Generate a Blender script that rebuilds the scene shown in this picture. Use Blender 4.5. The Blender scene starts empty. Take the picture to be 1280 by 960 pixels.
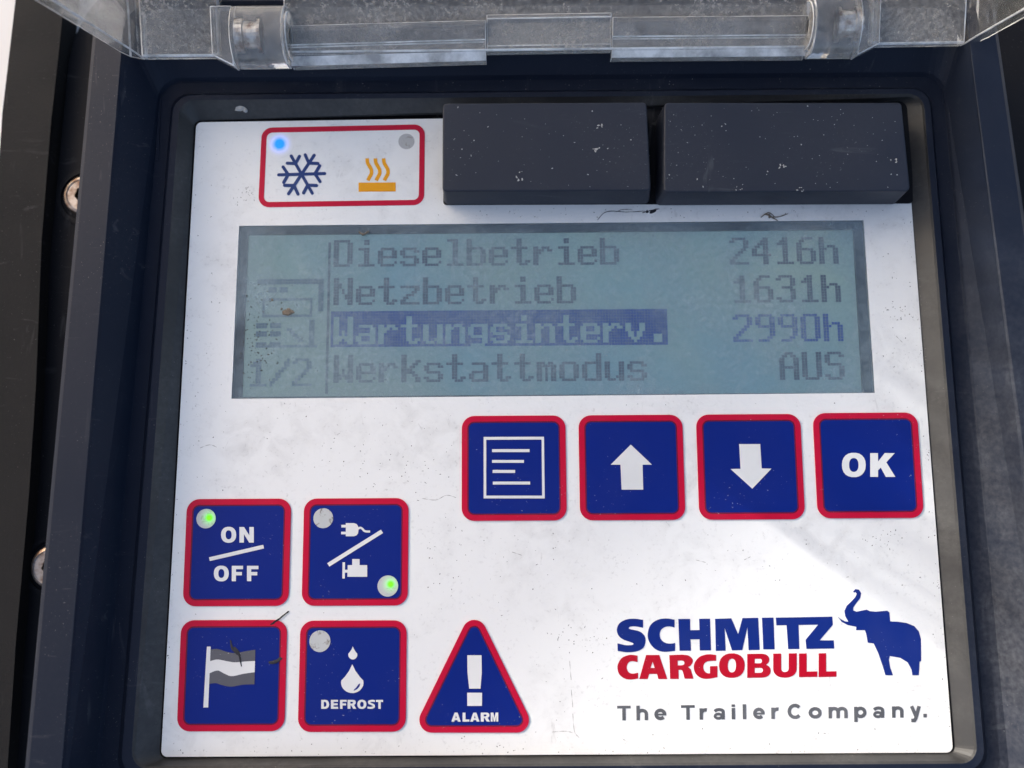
import bpy, math, random
from mathutils import Vector, Matrix
from mathutils.geometry import tessellate_polygon
random.seed(7)
U = 0.001                                   # the scene is written in millimetres
SC = bpy.context.scene
COL = SC.collection

# ------------------------------------------------------------------ camera
R = Matrix(((0.9999347, 0.0069810, 0.0090437), (-0.0059235, 0.9936802, -0.1120915), (-0.0097690, 0.1120306, 0.9936567)))
CAM = Vector((1.28353, -0.46462, 176.032))
FPX = 950.0
cd = bpy.data.cameras.new('camera'); cam = bpy.data.objects.new('camera', cd); COL.objects.link(cam)
M4 = R.to_4x4(); M4.translation = CAM * U
cam.matrix_world = M4
cd.sensor_width = 36; cd.lens = FPX / 1280 * 36
cd.clip_start = 0.002; cd.clip_end = 50
cd.dof.use_dof = True; cd.dof.focus_distance = 0.174; cd.dof.aperture_fstop = 9.0
SC.camera = cam

# ------------------------------------------------------------------ light
SUN = Vector((-0.70, 0.46, 0.29)).normalized()        # towards the sun
el = math.asin(SUN.z); az = math.atan2(SUN.x, SUN.y)
W = bpy.data.worlds.new('World'); SC.world = W; W.use_nodes = True
nt = W.node_tree; nt.nodes.clear()
sky = nt.nodes.new('ShaderNodeTexSky'); sky.sky_type = 'NISHITA'; sky.sun_disc = False
sky.sun_elevation = el; sky.sun_rotation = az
sky.air_density = 0.75; sky.dust_density = 5.0; sky.ozone_density = 0.3
bg = nt.nodes.new('ShaderNodeBackground'); bg.inputs['Strength'].default_value = 0.15
wo = nt.nodes.new('ShaderNodeOutputWorld')
nt.links.new(sky.outputs[0], bg.inputs[0]); nt.links.new(bg.outputs[0], wo.inputs[0])
sd = bpy.data.lights.new('sun', 'SUN'); sd.energy = 2.2; sd.angle = math.radians(0.5); sd.color = (1, 0.965, 0.91)
so = bpy.data.objects.new('sun', sd); COL.objects.link(so)
so.rotation_euler = SUN.to_track_quat('Z', 'Y').to_euler(); so.location = SUN * 2
SC.view_settings.view_transform = 'Standard'; SC.view_settings.look = 'None'
SC.view_settings.exposure = 1.25; SC.view_settings.gamma = 1
SC.render.engine = 'CYCLES'
SC.cycles.max_bounces = 14; SC.cycles.transmission_bounces = 12; SC.cycles.transparent_max_bounces = 16
SC.cycles.sample_clamp_indirect = 4; SC.cycles.use_denoising = True; SC.cycles.blur_glossy = 0.5

# ------------------------------------------------------------------ helpers
def at(x, y, z=0.0):
    """point of the photograph -> millimetres on the plane z of the unit"""
    d = R @ Vector(((x - 640) / FPX, -(y - 480) / FPX, -1.0))
    q = CAM + d * ((z - CAM.z) / d.z)
    return (q.x, q.y)

def P(pts, z=0.0, o=(0, 0), s=1.0):
    return [at(o[0] + x / s, o[1] + y / s, z) for x, y in pts]

class MB:
    def __init__(self): self.v = []; self.f = []; self.m = []
    def tri(self, loops, z, mat=0):
        b = len(self.v); flat = [p for l in loops for p in l]
        ts = tessellate_polygon([[Vector((p[0], p[1], 0)) for p in l] for l in loops])
        self.v += [(p[0], p[1], z) for p in flat]
        for t in ts:
            a, c, d = (Vector(flat[k]) for k in t)
            cr = (c - a).cross(d - a)
            if abs(cr) < 1e-9: continue
            self.f.append(tuple(b + k for k in (t if cr > 0 else (t[0], t[2], t[1])))); self.m.append(mat)
    def slab(self, loops, z0, z1, mat=0, side=None):
        """flat shape with thickness: top face at z1, side walls down to z0, closed beneath"""
        self.tri(loops, z1, mat)
        for i, l in enumerate(loops):
            ar = sum(l[k][0] * l[(k + 1) % len(l)][1] - l[(k + 1) % len(l)][0] * l[k][1] for k in range(len(l)))
            if (ar > 0) != (i == 0): l = l[::-1]
            b = len(self.v); n = len(l)
            self.v += [(p[0], p[1], z0) for p in l] + [(p[0], p[1], z1) for p in l]
            for k in range(n):
                j = (k + 1) % n
                self.f.append((b + k, b + j, b + n + j, b + n + k)); self.m.append(mat if side is None else side)
        k0 = len(self.f); self.tri(loops, z0, mat)
        for k in range(k0, len(self.f)): self.f[k] = self.f[k][::-1]
    def loft(self, rings, mats=None, closed=True, cap0=False, cap1=False):
        n = len(rings[0]); b = len(self.v)
        for r in rings: self.v += [tuple(p) for p in r]
        for i in range(len(rings) - 1):
            for k in range(n if closed else n - 1):
                j = (k + 1) % n
                self.f.append((b + i * n + k, b + i * n + j, b + (i + 1) * n + j, b + (i + 1) * n + k))
                self.m.append(mats[i] if mats else 0)
        if cap0: self.f.append(tuple(b + k for k in reversed(range(n)))); self.m.append(0)
        if cap1: self.f.append(tuple(b + (len(rings) - 1) * n + k for k in range(n))); self.m.append(0)
    def build(self, name, mats, parent=None, origin=(0, 0, 0), bevel=0, smooth=False, fix=False):
        me = bpy.data.meshes.new(name)
        me.from_pydata([((x - origin[0]) * U, (y - origin[1]) * U, (z - origin[2]) * U) for x, y, z in self.v], [], self.f)
        if not isinstance(mats, (list, tuple)): mats = [mats]
        for m in mats: me.materials.append(m)
        for p, k in zip(me.polygons, self.m): p.material_index = k; p.use_smooth = smooth
        if fix:
            import bmesh
            bm = bmesh.new(); bm.from_mesh(me); bmesh.ops.remove_doubles(bm, verts=bm.verts, dist=1e-7)
            bmesh.ops.recalc_face_normals(bm, faces=bm.faces); bm.to_mesh(me); bm.free()
        if smooth: me.set_sharp_from_angle(angle=math.radians(28))
        o = bpy.data.objects.new(name, me); COL.objects.link(o)
        WO[o.name] = Vector(origin)
        if parent is not None:
            o.parent = parent; o.location = (Vector(origin) - WO[parent.name]) * U
        else: o.location = Vector(origin) * U
        if bevel:
            md = o.modifiers.new('bevel', 'BEVEL'); md.width = bevel * U; md.segments = 3
            md.limit_method = 'ANGLE'; md.angle_limit = math.radians(25); md.harden_normals = False
            if mats[0] in (CLEAR, SOLID, SHEET):
                if len(mats) < 2: me.materials.append(FROST_LIT)
                md.material = 1
        return o
WO = {}

def thing(name, label, cat, loc=(0, 0, 0), group=None):
    o = bpy.data.objects.new(name, None); COL.objects.link(o); o.empty_display_size = 0.01
    o.location = Vector(loc) * U; WO[o.name] = Vector(loc); return tag(o, label, cat, group)
def tag(o, label, cat=None, group=None, kind=None):
    o['label'] = label
    if cat: o['category'] = cat
    if group: o['group'] = group
    if kind: o['kind'] = kind
    return o

def arc(cx, cy, rx, ry, a0, a1, n=16):
    return [(cx + rx * math.cos(math.radians(a0 + (a1 - a0) * k / n)), cy + ry * math.sin(math.radians(a0 + (a1 - a0) * k / n))) for k in range(n + 1)]
def circ(cx, cy, r, n=28): return arc(cx, cy, r, r, 0, 360, n)[:-1]
def rrect(x0, y0, x1, y1, r, n=8):
    return arc(x1 - r, y1 - r, r, r, 0, 90, n) + arc(x0 + r, y1 - r, r, r, 90, 180, n) + arc(x0 + r, y0 + r, r, r, 180, 270, n) + arc(x1 - r, y0 + r, r, r, 270, 360, n)
def rquad(c, r, n=8):
    """rounded quad; corners TL, TR, BR, BL -> counter-clockwise loop"""
    c = [Vector(p) for p in (c[3], c[2], c[1], c[0])]; out = []
    for i in range(4):
        p, a, b = c[i], c[i - 1], c[(i + 1) % 4]
        u, v = (a - p).normalized(), (b - p).normalized()
        ang = math.acos(max(-1, min(1, u.dot(v)))); t = r / math.tan(ang / 2)
        s, e = p + u * t, p + v * t
        m = p + (u + v).normalized() * (r / math.sin(ang / 2))
        a0 = math.atan2(s.y - m.y, s.x - m.x); a1 = math.atan2(e.y - m.y, e.x - m.x)
        while a1 < a0: a1 += 2 * math.pi
        out += [(m.x + r * math.cos(a0 + (a1 - a0) * k / n), m.y + r * math.sin(a0 + (a1 - a0) * k / n)) for k in range(n + 1)]
    return out
def inset(loop, d):
    n = len(loop); out = []
    for k in range(n):
        p = Vector(loop[k]); a = Vector(loop[k - 1]); b = Vector(loop[(k + 1) % n])
        e1 = (p - a); e2 = (b - p)
        if e1.length < 1e-6: e1 = e2
        if e2.length < 1e-6: e2 = e1
        n1 = Vector((-e1.y, e1.x)).normalized(); n2 = Vector((-e2.y, e2.x)).normalized()
        m = (n1 + n2).normalized(); c = max(0.4, m.dot(n1))
        out.append(tuple(p + m * (d / c)))
    return out
def spline(pts, n=6):
    out = []; q = [pts[0]] + list(pts) + [pts[-1]]
    for i in range(1, len(q) - 2):
        p0, p1, p2, p3 = (Vector(q[i + k]) for k in (-1, 0, 1, 2))
        for k in range(n):
            t = k / n
            out.append(tuple(0.5 * ((2 * p1) + (p2 - p0) * t + (2 * p0 - 5 * p1 + 4 * p2 - p3) * t * t + (3 * p1 - p0 - 3 * p2 + p3) * t ** 3)))
    return out + [tuple(pts[-1])]
def ribbon(pts, w, round_=False):
    L = []; Rr = []; n = len(pts)
    for i in range(n):
        p = Vector(pts[i]); a = Vector(pts[max(0, i - 1)]); b = Vector(pts[min(n - 1, i + 1)])
        d = (b - a).normalized(); nn = Vector((-d.y, d.x))
        k = 1.0
        if 0 < i < n - 1:
            d1 = (p - a).normalized(); k = 1 / max(0.5, nn.dot(Vector((-d1.y, d1.x))))
        ww = w[i] if isinstance(w, (list, tuple)) else w
        L.append(tuple(p + nn * ww / 2 * k)); Rr.append(tuple(p - nn * ww / 2 * k))
    if round_:
        p = Vector(pts[-1]); d = (p - Vector(pts[-2])).normalized(); a = math.degrees(math.atan2(d.y, d.x))
        c1 = arc(p.x, p.y, w / 2, w / 2, a + 90, a - 90, 8)[1:-1]
        p = Vector(pts[0]); d = (p - Vector(pts[1])).normalized(); a = math.degrees(math.atan2(d.y, d.x))
        c0 = arc(p.x, p.y, w / 2, w / 2, a + 90, a - 90, 8)[1:-1]
        return L + c1 + Rr[::-1] + c0
    return L + Rr[::-1]

# ------------------------------------------------------------------ materials
def mat(name):
    m = bpy.data.materials.new(name); m.use_nodes = True
    n = m.node_tree.nodes; return m, m.node_tree, n['Principled BSDF'], n['Material Output']
def N(t, typ, **kw):
    n = t.nodes.new(typ)
    for k, v in kw.items():
        if k in n.inputs: n.inputs[k].default_value = v
        else: setattr(n, k, v)
    return n
def coord(t, stretch=None):
    c = N(t, 'ShaderNodeTexCoord')
    g = N(t, 'ShaderNodeNewGeometry')
    if stretch:
        mp = N(t, 'ShaderNodeMapping'); mp.inputs['Scale'].default_value = stretch
        t.links.new(g.outputs['Position'], mp.inputs[0]); return mp.outputs[0]
    return g.outputs['Position']
def noise(t, co, scale, detail=4, rough=.55, dist=0.0):
    n = N(t, 'ShaderNodeTexNoise'); n.inputs['Scale'].default_value = scale; n.inputs['Detail'].default_value = detail
    n.inputs['Roughness'].default_value = rough; n.inputs['Distortion'].default_value = dist
    t.links.new(co, n.inputs['Vector']); return n.outputs['Fac']
def ramp(t, fac, a, b, va=0.0, vb=1.0):
    n = N(t, 'ShaderNodeMapRange'); n.clamp = True
    for k, v in zip(('From Min', 'From Max', 'To Min', 'To Max'), (a, b, va, vb)): n.inputs[k].default_value = v
    t.links.new(fac, n.inputs['Value']); return n.outputs[0]
def mul(t, a, b, op='MULTIPLY'):
    n = N(t, 'ShaderNodeMath'); n.operation = op
    for k, s in enumerate((a, b)):
        if isinstance(s, (int, float)): n.inputs[k].default_value = s
        else: t.links.new(s, n.inputs[k])
    return n.outputs[0]
def mixc(t, fac, a, b):
    n = N(t, 'ShaderNodeMix'); n.data_type = 'RGBA'
    if isinstance(fac, (int, float)): n.inputs[0].default_value = fac
    else: t.links.new(fac, n.inputs[0])
    for k, s in ((6, a), (7, b)):
        if isinstance(s, tuple): n.inputs[k].default_value = (*s, 1)
        else: t.links.new(s, n.inputs[k])
    return n.outputs[2]
def bump(t, h, strength, dist, pr):
    n = N(t, 'ShaderNodeBump'); n.inputs['Strength'].default_value = strength; n.inputs['Distance'].default_value = dist
    t.links.new(h, n.inputs['Height']); t.links.new(n.outputs[0], pr.inputs['Normal'])

def black_plastic(name, col, rough, grain=1500, dust=0.16, dustcol=(.22, .21, .19), bmp=.12, spec=.4, sun_and_dust=False):
    m, t, p, o = mat(name); co = coord(t)
    big = noise(t, co, 45, 5, .6); fine = noise(t, co, 900, 3, .6); sp = noise(t, co, 2600, 2, .5)
    haze = mul(t, ramp(t, big, .38, .75), dust)
    if sun_and_dust:   # dry road dust plus painted-in sunlight, paler on the lower right rail
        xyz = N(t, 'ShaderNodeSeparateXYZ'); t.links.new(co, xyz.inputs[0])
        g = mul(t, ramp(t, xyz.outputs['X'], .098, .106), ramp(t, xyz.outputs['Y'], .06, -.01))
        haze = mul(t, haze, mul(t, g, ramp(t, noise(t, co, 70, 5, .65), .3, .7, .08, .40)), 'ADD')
    speck = mul(t, ramp(t, sp, .70, .76), ramp(t, big, .45, .62, 0, .55))
    c = mixc(t, mul(t, haze, ramp(t, fine, .3, .7, .4, 1.2)), col, dustcol)
    c = mixc(t, speck, c, (.32, .31, .29))
    sc = noise(t, coord(t, (1, .14, .5)), 260, 3, .6, .8); s2 = noise(t, coord(t, (.16, 1, .5)), 330, 3, .6, 1.2)
    c = mixc(t, mul(t, mul(t, ramp(t, sc, .64, .72), ramp(t, s2, .64, .72), 'ADD'), ramp(t, big, .44, .60, 0, .10)), c, (.30, .30, .30))
    t.links.new(c, p.inputs['Base Color'])
    t.links.new(ramp(t, big, .3, .7, rough - .06, rough + .1), p.inputs['Roughness'])
    p.inputs['Specular IOR Level'].default_value = .5
    bump(t, noise(t, co, grain, 2), bmp, .0001, p); p.inputs['Specular IOR Level'].default_value = spec
    return m
HOUS = black_plastic('weathered_black_housing', (.0085, .013, .0265), .52, dust=.04, spec=.2, sun_and_dust=True, dustcol=(.17, .175, .19))
COVR = black_plastic('black_cover_plastic', (.0135, .0175, .031), .5, dust=.04, dustcol=(.17, .175, .19), bmp=.06)
GRIT = black_plastic('gritty_bezel_plastic', (.027, .027, .028), .5, grain=1100, dust=.27, dustcol=(.2, .195, .185), bmp=.3)
MAT_ = black_plastic('dusty_rubber', (.006, .006, .007), .85, grain=2200, dust=.10, dustcol=(.06, .056, .05), bmp=.9)
FLNG = black_plastic('dark_flange_plastic', (.003, .0035, .006), .7, dust=.012, spec=.2)

def label_material():
    m, t, p, o = mat('dirty_white_label'); co = coord(t)
    big = noise(t, co, 38, 6, .62, .3); mid = noise(t, co, 170, 5, .62, .5); fine = noise(t, co, 1100, 3, .55)
    st = noise(t, coord(t, (1, .25, 1)), 420, 4, .6, 1.0)
    sm = mul(t, ramp(t, big, .46, .72), ramp(t, mid, .42, .7))
    c = mixc(t, mul(t, sm, .5), (.79, .79, .775), (.42, .41, .40))
    grain = mul(t, ramp(t, fine, .56, .70), ramp(t, mid, .46, .66, 0, .28))
    c = mixc(t, grain, c, (.25, .24, .23))
    sc = mul(t, ramp(t, st, .66, .72), ramp(t, big, .50, .62, 0, .30))
    c = mixc(t, sc, c, (.22, .20, .18))
    t.links.new(c, p.inputs['Base Color']); p.inputs['Roughness'].default_value = .38
    p.inputs['Specular IOR Level'].default_value = .35
    bump(t, mul(t, noise(t, co, 70, 2), noise(t, co, 900, 2), 'ADD'), .10, .0006, p)
    return m
LABEL = label_material()
def ink(name, col, rough=.35, wear=.12, wearcol=(.3, .3, .32)):
    m, t, p, o = mat(name); co = coord(t)
    big = noise(t, co, 60, 5, .6); sp = noise(t, co, 2300, 2, .5)
    c = mixc(t, mul(t, ramp(t, big, .45, .75), wear), col, wearcol)
    c = mixc(t, mul(t, ramp(t, sp, .72, .76), ramp(t, big, .5, .6, 0, .6)), c, (.6, .6, .6))
    t.links.new(c, p.inputs['Base Color']); p.inputs['Roughness'].default_value = rough
    p.inputs['Specular IOR Level'].default_value = .22
    bump(t, noise(t, co, 900, 2), .08, .0003, p)
    return m
BLUE = ink('blue_print', (.002, .0145, .18), wear=.03, wearcol=(.12, .13, .26))
RED = ink('red_print', (.50, .003, .034), wear=.03)
DRED = ink('dark_red_print', (.13, .006, .03), wear=.05)
LOGOB = ink('logo_blue_print', (.005, .02, .17), wear=.03)
LOGOR = ink('logo_red_print', (.40, .002, .016), wear=.03)
WHITE = ink('white_print', (.72, .72, .71), wear=.25, wearcol=(.5, .5, .5))
GREY = ink('grey_print', (.10, .10, .115), wear=.1)
SGREY = ink('slogan_grey_print', (.09, .095, .105), wear=.3)
ORNG = ink('orange_print', (.80, .34, .008), wear=.04)
NAVY = ink('navy_print', (.018, .045, .17), wear=.1)

def lens_material(name, lit=None, strength=6, r0=.0006, r1=.0017, base=(.50, .51, .50), dirt=.25):
    m, t, p, o = mat(name); co = coord(t)
    c = mixc(t, mul(t, ramp(t, noise(t, co, 600, 4, .6, .8), .56, .66), dirt * 2), base, (.22, .2, .17))
    p.inputs['Roughness'].default_value = .4
    if lit:
        oc = N(t, 'ShaderNodeTexCoord').outputs['Object']
        ln = N(t, 'ShaderNodeVectorMath'); ln.operation = 'LENGTH'; t.links.new(oc, ln.inputs[0])
        core = ramp(t, ln.outputs['Value'], r0, r0 * .35, 0, 1)
        halo = ramp(t, ln.outputs['Value'], r1, r0 * .5, 0, 1)
        c = mixc(t, ramp(t, ln.outputs['Value'], r0 * 1.2, r0 * .5), c, (.02, .16, .01))
        e = mul(t, mul(t, core, strength), mul(t, mul(t, halo, halo), strength * .45), 'ADD')
        p.inputs['Emission Color'].default_value = (*lit, 1); t.links.new(e, p.inputs['Emission Strength'])
    t.links.new(c, p.inputs['Base Color'])
    return m
LENS = lens_material('clouded_lamp_lens', dirt=.5)
LENSG = lens_material('lit_green_lamp_lens', (.10, 1, .0), .75, .0009, .0026)
LENSC = lens_material('clear_lamp_window', base=(.42, .42, .42), dirt=.3)
def blue_lamp():
    m, t, p, o = mat('lit_blue_lamp'); p.inputs['Base Color'].default_value = (.75, .76, .8, 1)
    oc = N(t, 'ShaderNodeTexCoord').outputs['Object']
    ln = N(t, 'ShaderNodeVectorMath'); ln.operation = 'LENGTH'; t.links.new(oc, ln.inputs[0])
    d = ln.outputs['Value']
    core = ramp(t, d, .0019, .0010); halo = ramp(t, d, .0034, .0012)
    t.links.new(mixc(t, core, (.79, .79, .78), (.0, .02, .10)), p.inputs['Base Color'])
    p.inputs['Emission Color'].default_value = (.0, .12, 1, 1)
    t.links.new(mul(t, mul(t, core, .6), mul(t, mul(t, halo, halo), .5), 'ADD'), p.inputs['Emission Strength'])
    return m
LAMPB = blue_lamp()

def lcd_material():
    m, t, p, o = mat('display_liquid_crystal'); co = coord(t)
    g = noise(t, co, 16, 3, .5, .4)
    c = mixc(t, ramp(t, g, .35, .65), (.38, .58, .64), (.48, .64, .58))
    p.inputs['Emission Strength'].default_value = .06; t.links.new(mixc(t, ramp(t, g, .38, .62), (.36, .74, .92), (.62, .86, .74)), p.inputs['Emission Color'])
    t.links.new(c, p.inputs['Base Color']); p.inputs['Roughness'].default_value = .35
    p.inputs['Specular IOR Level'].default_value = .3
    return m
LCD = lcd_material()
LCDE = ink('display_dark_edge', (.02, .038, .062), wear=0)
SEG = ink('display_segments', (.19, .235, .33), wear=0)
SEGB = ink('display_highlight_segments', (.075, .19, .72), wear=0)
SEGF = ink('display_faint_segments', (.27, .40, .52), wear=0)
def pane_material():
    m, t, p, o = mat('dust_and_glare_window'); co = coord(t)
    t.nodes.remove(p)
    tr = N(t, 'ShaderNodeBsdfTransparent'); gl = N(t, 'ShaderNodeBsdfGlossy'); gl.inputs['Roughness'].default_value = .06
    df = N(t, 'ShaderNodeBsdfDiffuse'); df.inputs['Color'].default_value = (.38, .49, .55, 1)  # bluish diffuse veil: dust, plus sky glare painted into the colour
    lw = N(t, 'ShaderNodeFresnel'); lw.inputs['IOR'].default_value = 1.5
    big = noise(t, co, 40, 5, .65, .6); fine = noise(t, co, 900, 3, .6)
    d = mul(t, ramp(t, big, .36, .66, .10, .40), ramp(t, fine, .35, .7, .7, 1.25))
    a = N(t, 'ShaderNodeMixShader'); b = N(t, 'ShaderNodeMixShader')
    t.links.new(d, a.inputs[0]); t.links.new(tr.outputs[0], a.inputs[1]); t.links.new(df.outputs[0], a.inputs[2])
    t.links.new(lw.outputs[0], b.inputs[0]); t.links.new(a.outputs[0], b.inputs[1]); t.links.new(gl.outputs[0], b.inputs[2])
    t.links.new(b.outputs[0], o.inputs['Surface']); return m
PANE = pane_material()
def clear_plastic(name='scuffed_clear_plastic', lo=.5, hi=.90, d0=.20, d1=.36):
    m, t, p, o = mat(name); co = coord(t)
    p.inputs['Base Color'].default_value = (.93, .94, .95, 1)
    p.inputs['Transmission Weight'].default_value = 1; p.inputs['IOR'].default_value = 1.5
    big = noise(t, co, 55, 6, .65); fine = noise(t, co, 1100, 3, .6)
    t.links.new(ramp(t, big, .3, .7, .03, .16), p.inputs['Roughness'])
    df = N(t, 'ShaderNodeBsdfDiffuse'); df.inputs['Color'].default_value = (.60, .58, .55, 1)
    mx = N(t, 'ShaderNodeMixShader')
    k = mul(t, ramp(t, big, .35, .72, d0, d1), ramp(t, fine, .4, .66, .6, 1.5))
    t.links.new(k, mx.inputs[0]); t.links.new(p.outputs[0], mx.inputs[1]); t.links.new(df.outputs[0], mx.inputs[2])
    tr = N(t, 'ShaderNodeBsdfTransparent'); tr.inputs['Color'].default_value = (.95, .96, .96, 1); m2 = N(t, 'ShaderNodeMixShader')
    wav = noise(t, coord(t, (1, 1, .13)), 85, 5, .65, .7)
    t.links.new(ramp(t, wav, .42, .58, lo, hi), m2.inputs[0]); t.links.new(p.outputs[0], m2.inputs[1]); t.links.new(tr.outputs[0], m2.inputs[2])
    t.links.new(m2.outputs[0], mx.inputs[1]); t.links.new(mx.outputs[0], o.inputs['Surface'])
    bump(t, noise(t, co, 120, 3), .12, .0008, p)
    return m
def frosted_lit_edge():  # frosted edge, with the bright edge highlights painted in as white
    m, t, p, o = mat('frosted_highlight_edge'); co = coord(t)
    p.inputs['Base Color'].default_value = (.88, .87, .86, 1); p.inputs['Roughness'].default_value = .25
    tr = N(t, 'ShaderNodeBsdfTransparent'); mx = N(t, 'ShaderNodeMixShader')
    t.links.new(ramp(t, noise(t, co, 110, 5, .65), .36, .62, .05, .65), mx.inputs[0]); t.links.new(p.outputs[0], mx.inputs[1]); t.links.new(tr.outputs[0], mx.inputs[2])
    t.links.new(mx.outputs[0], o.inputs['Surface']); return m
FROST_LIT = frosted_lit_edge()
CLEAR = clear_plastic(); SHEET = clear_plastic('clear_plastic_sheet', .5, .99, .03, .16)
def solid_clear():
    m, t, p, o = mat('solid_clear_plastic'); co = coord(t)
    p.inputs['Base Color'].default_value = (.95, .95, .95, 1); p.inputs['Transmission Weight'].default_value = 1; p.inputs['IOR'].default_value = 1.55
    p.inputs['Roughness'].default_value = .03
    df = N(t, 'ShaderNodeBsdfDiffuse'); df.inputs['Color'].default_value = (.75, .73, .70, 1); mx = N(t, 'ShaderNodeMixShader')
    t.links.new(mul(t, ramp(t, noise(t, co, 130, 6, .7, .5), .42, .70, .12, .32), ramp(t, noise(t, co, 1500, 3), .4, .62, .8, 1.2)), mx.inputs[0])
    t.links.new(p.outputs[0], mx.inputs[1]); t.links.new(df.outputs[0], mx.inputs[2]); t.links.new(mx.outputs[0], o.inputs['Surface'])
    bump(t, noise(t, co, 220, 3), .25, .0008, p); return m
SOLID = solid_clear()
def metal(name, col, rough):
    m, t, p, o = mat(name); co = coord(t); p.inputs['Metallic'].default_value = 1
    t.links.new(mixc(t, ramp(t, noise(t, co, 500, 5), .4, .65), col, (.16, .10, .07)), p.inputs['Base Color'])
    p.inputs['Roughness'].default_value = rough; return m
STEEL = metal('tarnished_screw_steel', (.36, .32, .29), .42)
BRIGHT = metal('bright_pin_steel', (.68, .66, .63), .3)
RUST = metal('rusty_hinge_pin', (.24, .10, .07), .5)
def wall_paint():
    m, t, p, o = mat('white_wall_paint'); co = coord(t)
    t.links.new(mixc(t, ramp(t, noise(t, co, 14, 5), .4, .7), (.84, .82, .79), (.78, .76, .72)), p.inputs['Base Color'])
    p.inputs['Roughness'].default_value = .4; return m
WALL = wall_paint()
DIRT = ink('dark_dirt', (.06, .052, .045), .8, wear=.4, wearcol=(.16, .14, .11))
PALE = ink('pale_dust', (.42, .41, .39), .8, wear=.3)
FADED = ink('faded_scratch', (.36, .35, .335), .7, wear=.5, wearcol=(.6, .6, .6))
SMEAR = ink('black_smear', (.012, .012, .018), .7, wear=.2)
STRAW = ink('dry_straw', (.17, .14, .11), .8, wear=.4, wearcol=(.07, .06, .05))

# ------------------------------------------------------------------ wall and rubber panel behind the unit
b = MB(); b.slab([rrect(-1530, -700, 700, 1500, 4)], -24, -18)
o = b.build('trailer_wall', WALL, origin=(0, 0, -18)); tag(o, 'white painted wall surface at the far left edge behind the black panel', 'wall')
b = MB()
b.slab([P([(24, -40), (84, -40), (74, 60), (63, 160), (52, 300), (45, 480), (36, 620), (20, 800), (6, 1010), (-62, 1010), (-20, 480), (3, 140)], -11.5)], -17.98, -11.5)
o = b.build('rubber_panel', MAT_, origin=(-128, 0, -18), bevel=.8); tag(o, 'dusty black textured rubber panel left of the control box rail', 'panel')

# ------------------------------------------------------------------ the control unit
unit = thing('control_unit', 'trailer cooling control unit with display, blue buttons and open clear lid', 'control panel', (8.8, 10.5, -15))

def line_loop(z, Lf, Rt, Tp, Bt, r, n=6):
    def isect(a, b_, c, d):
        a, b_, c, d = map(Vector, (a, b_, c, d)); u = b_ - a; v = d - c
        s = ((c - a).cross(v)) / u.cross(v); q = a + u * s; return (q.x, q.y)
    l, rr_, t_, bt = ([at(*p, z) for p in s] for s in (Lf, Rt, Tp, Bt))
    q = [isect(*l, *t_), isect(*rr_, *t_), isect(*rr_, *bt), isect(*l, *bt)]
    return [(x, y, z) for x, y in rquad(q, r, n)], q
BEZL = [(244, 151.5), (200, 945)]
ring0, lab_q = line_loop(-.4, [(243.2, 152), (199.5, 945)], [(1139, 262), (1193.5, 940)], [(244, 151), (553, 143)], [(200, 948), (1192, 941)], 1.6)
H = []
H.append(ring0)
H.append(line_loop(2.6, [(219.5, 240), (184.5, 720)], [(1161, 240), (1200, 720)], [(230, 129), (1140, 121)], [(200, 957.5), (1217, 951)], 3.0)[0])
H.append(line_loop(3.2, [(216.5, 240), (181, 720)], [(1164, 240), (1203.5, 720)], [(230, 125), (1140, 117)], [(200, 961), (1217, 954.5)], 3.6)[0])
H.append(line_loop(3.2, [(208, 240), (170, 720)], [(1172, 240), (1212, 720)], [(230, 119), (1140, 111)], [(200, 970), (1217, 963)], 4.4)[0])
H.append(line_loop(1.4, [(205, 240), (166, 720)], [(1174, 240), (1215, 720)], [(230, 117), (1140, 109)], [(200, 974), (1217, 967)], 4.6)[0])
H.append(line_loop(1.4, [(190, 240), (147, 720)], [(1191, 240), (1238, 720)], [(230, 103), (1140, 96)], [(200, 990), (1217, 985)], 5)[0])
H.append(line_loop(2.4, [(186, 240), (142, 720)], [(1195, 240), (1243, 720)], [(230, 97), (1140, 90)], [(200, 996), (1217, 991)], 5.5)[0])
H.append(line_loop(11.2, [(141, 240), (101, 720)], [(1233, 240), (1293, 720)], [(230, 8), (1140, 1)], [(200, 1100), (1217, 1100)], 7)[0])
H.append(line_loop(12, [(137, 240), (97, 720)], [(1237, 240), (1300, 720)], [(230, 2), (1140, -4)], [(200, 1107), (1217, 1107)], 7.4)[0])
H.append(line_loop(12, [(102, 240), (58, 720)], [(1272, 240), (1340, 720)], [(230, -34), (1140, -40)], [(200, 1150), (1217, 1150)], 10)[0])
H.append(line_loop(11.2, [(98, 240), (53.5, 720)], [(1276, 240), (1345, 720)], [(230, -40), (1140, -46)], [(200, 1157), (1217, 1157)], 10.5)[0])
ring_out = H[-1]
def push(ring, z, d):
    lp = inset([(p[0], p[1]) for p in ring], -d); return [(x, y, z) for x, y in lp]
H.append(push(ring_out, -14.6, 1.0)); H.append(push(ring_out, -15, 1.6)); fl_ = [(x + (55 if x > 60 else 0), y, z) for x, y, z in push(ring_out, -15, 22)]
H.append(fl_); H.append([(x, y, -17.97) for x, y, z in fl_])
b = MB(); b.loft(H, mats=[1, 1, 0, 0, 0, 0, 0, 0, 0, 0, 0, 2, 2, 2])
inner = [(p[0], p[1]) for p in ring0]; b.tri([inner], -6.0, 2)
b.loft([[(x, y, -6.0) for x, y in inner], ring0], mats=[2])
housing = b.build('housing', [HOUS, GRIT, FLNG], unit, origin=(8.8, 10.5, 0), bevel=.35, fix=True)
tag(housing, 'weathered black plastic housing frame with raised side rails')

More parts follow.
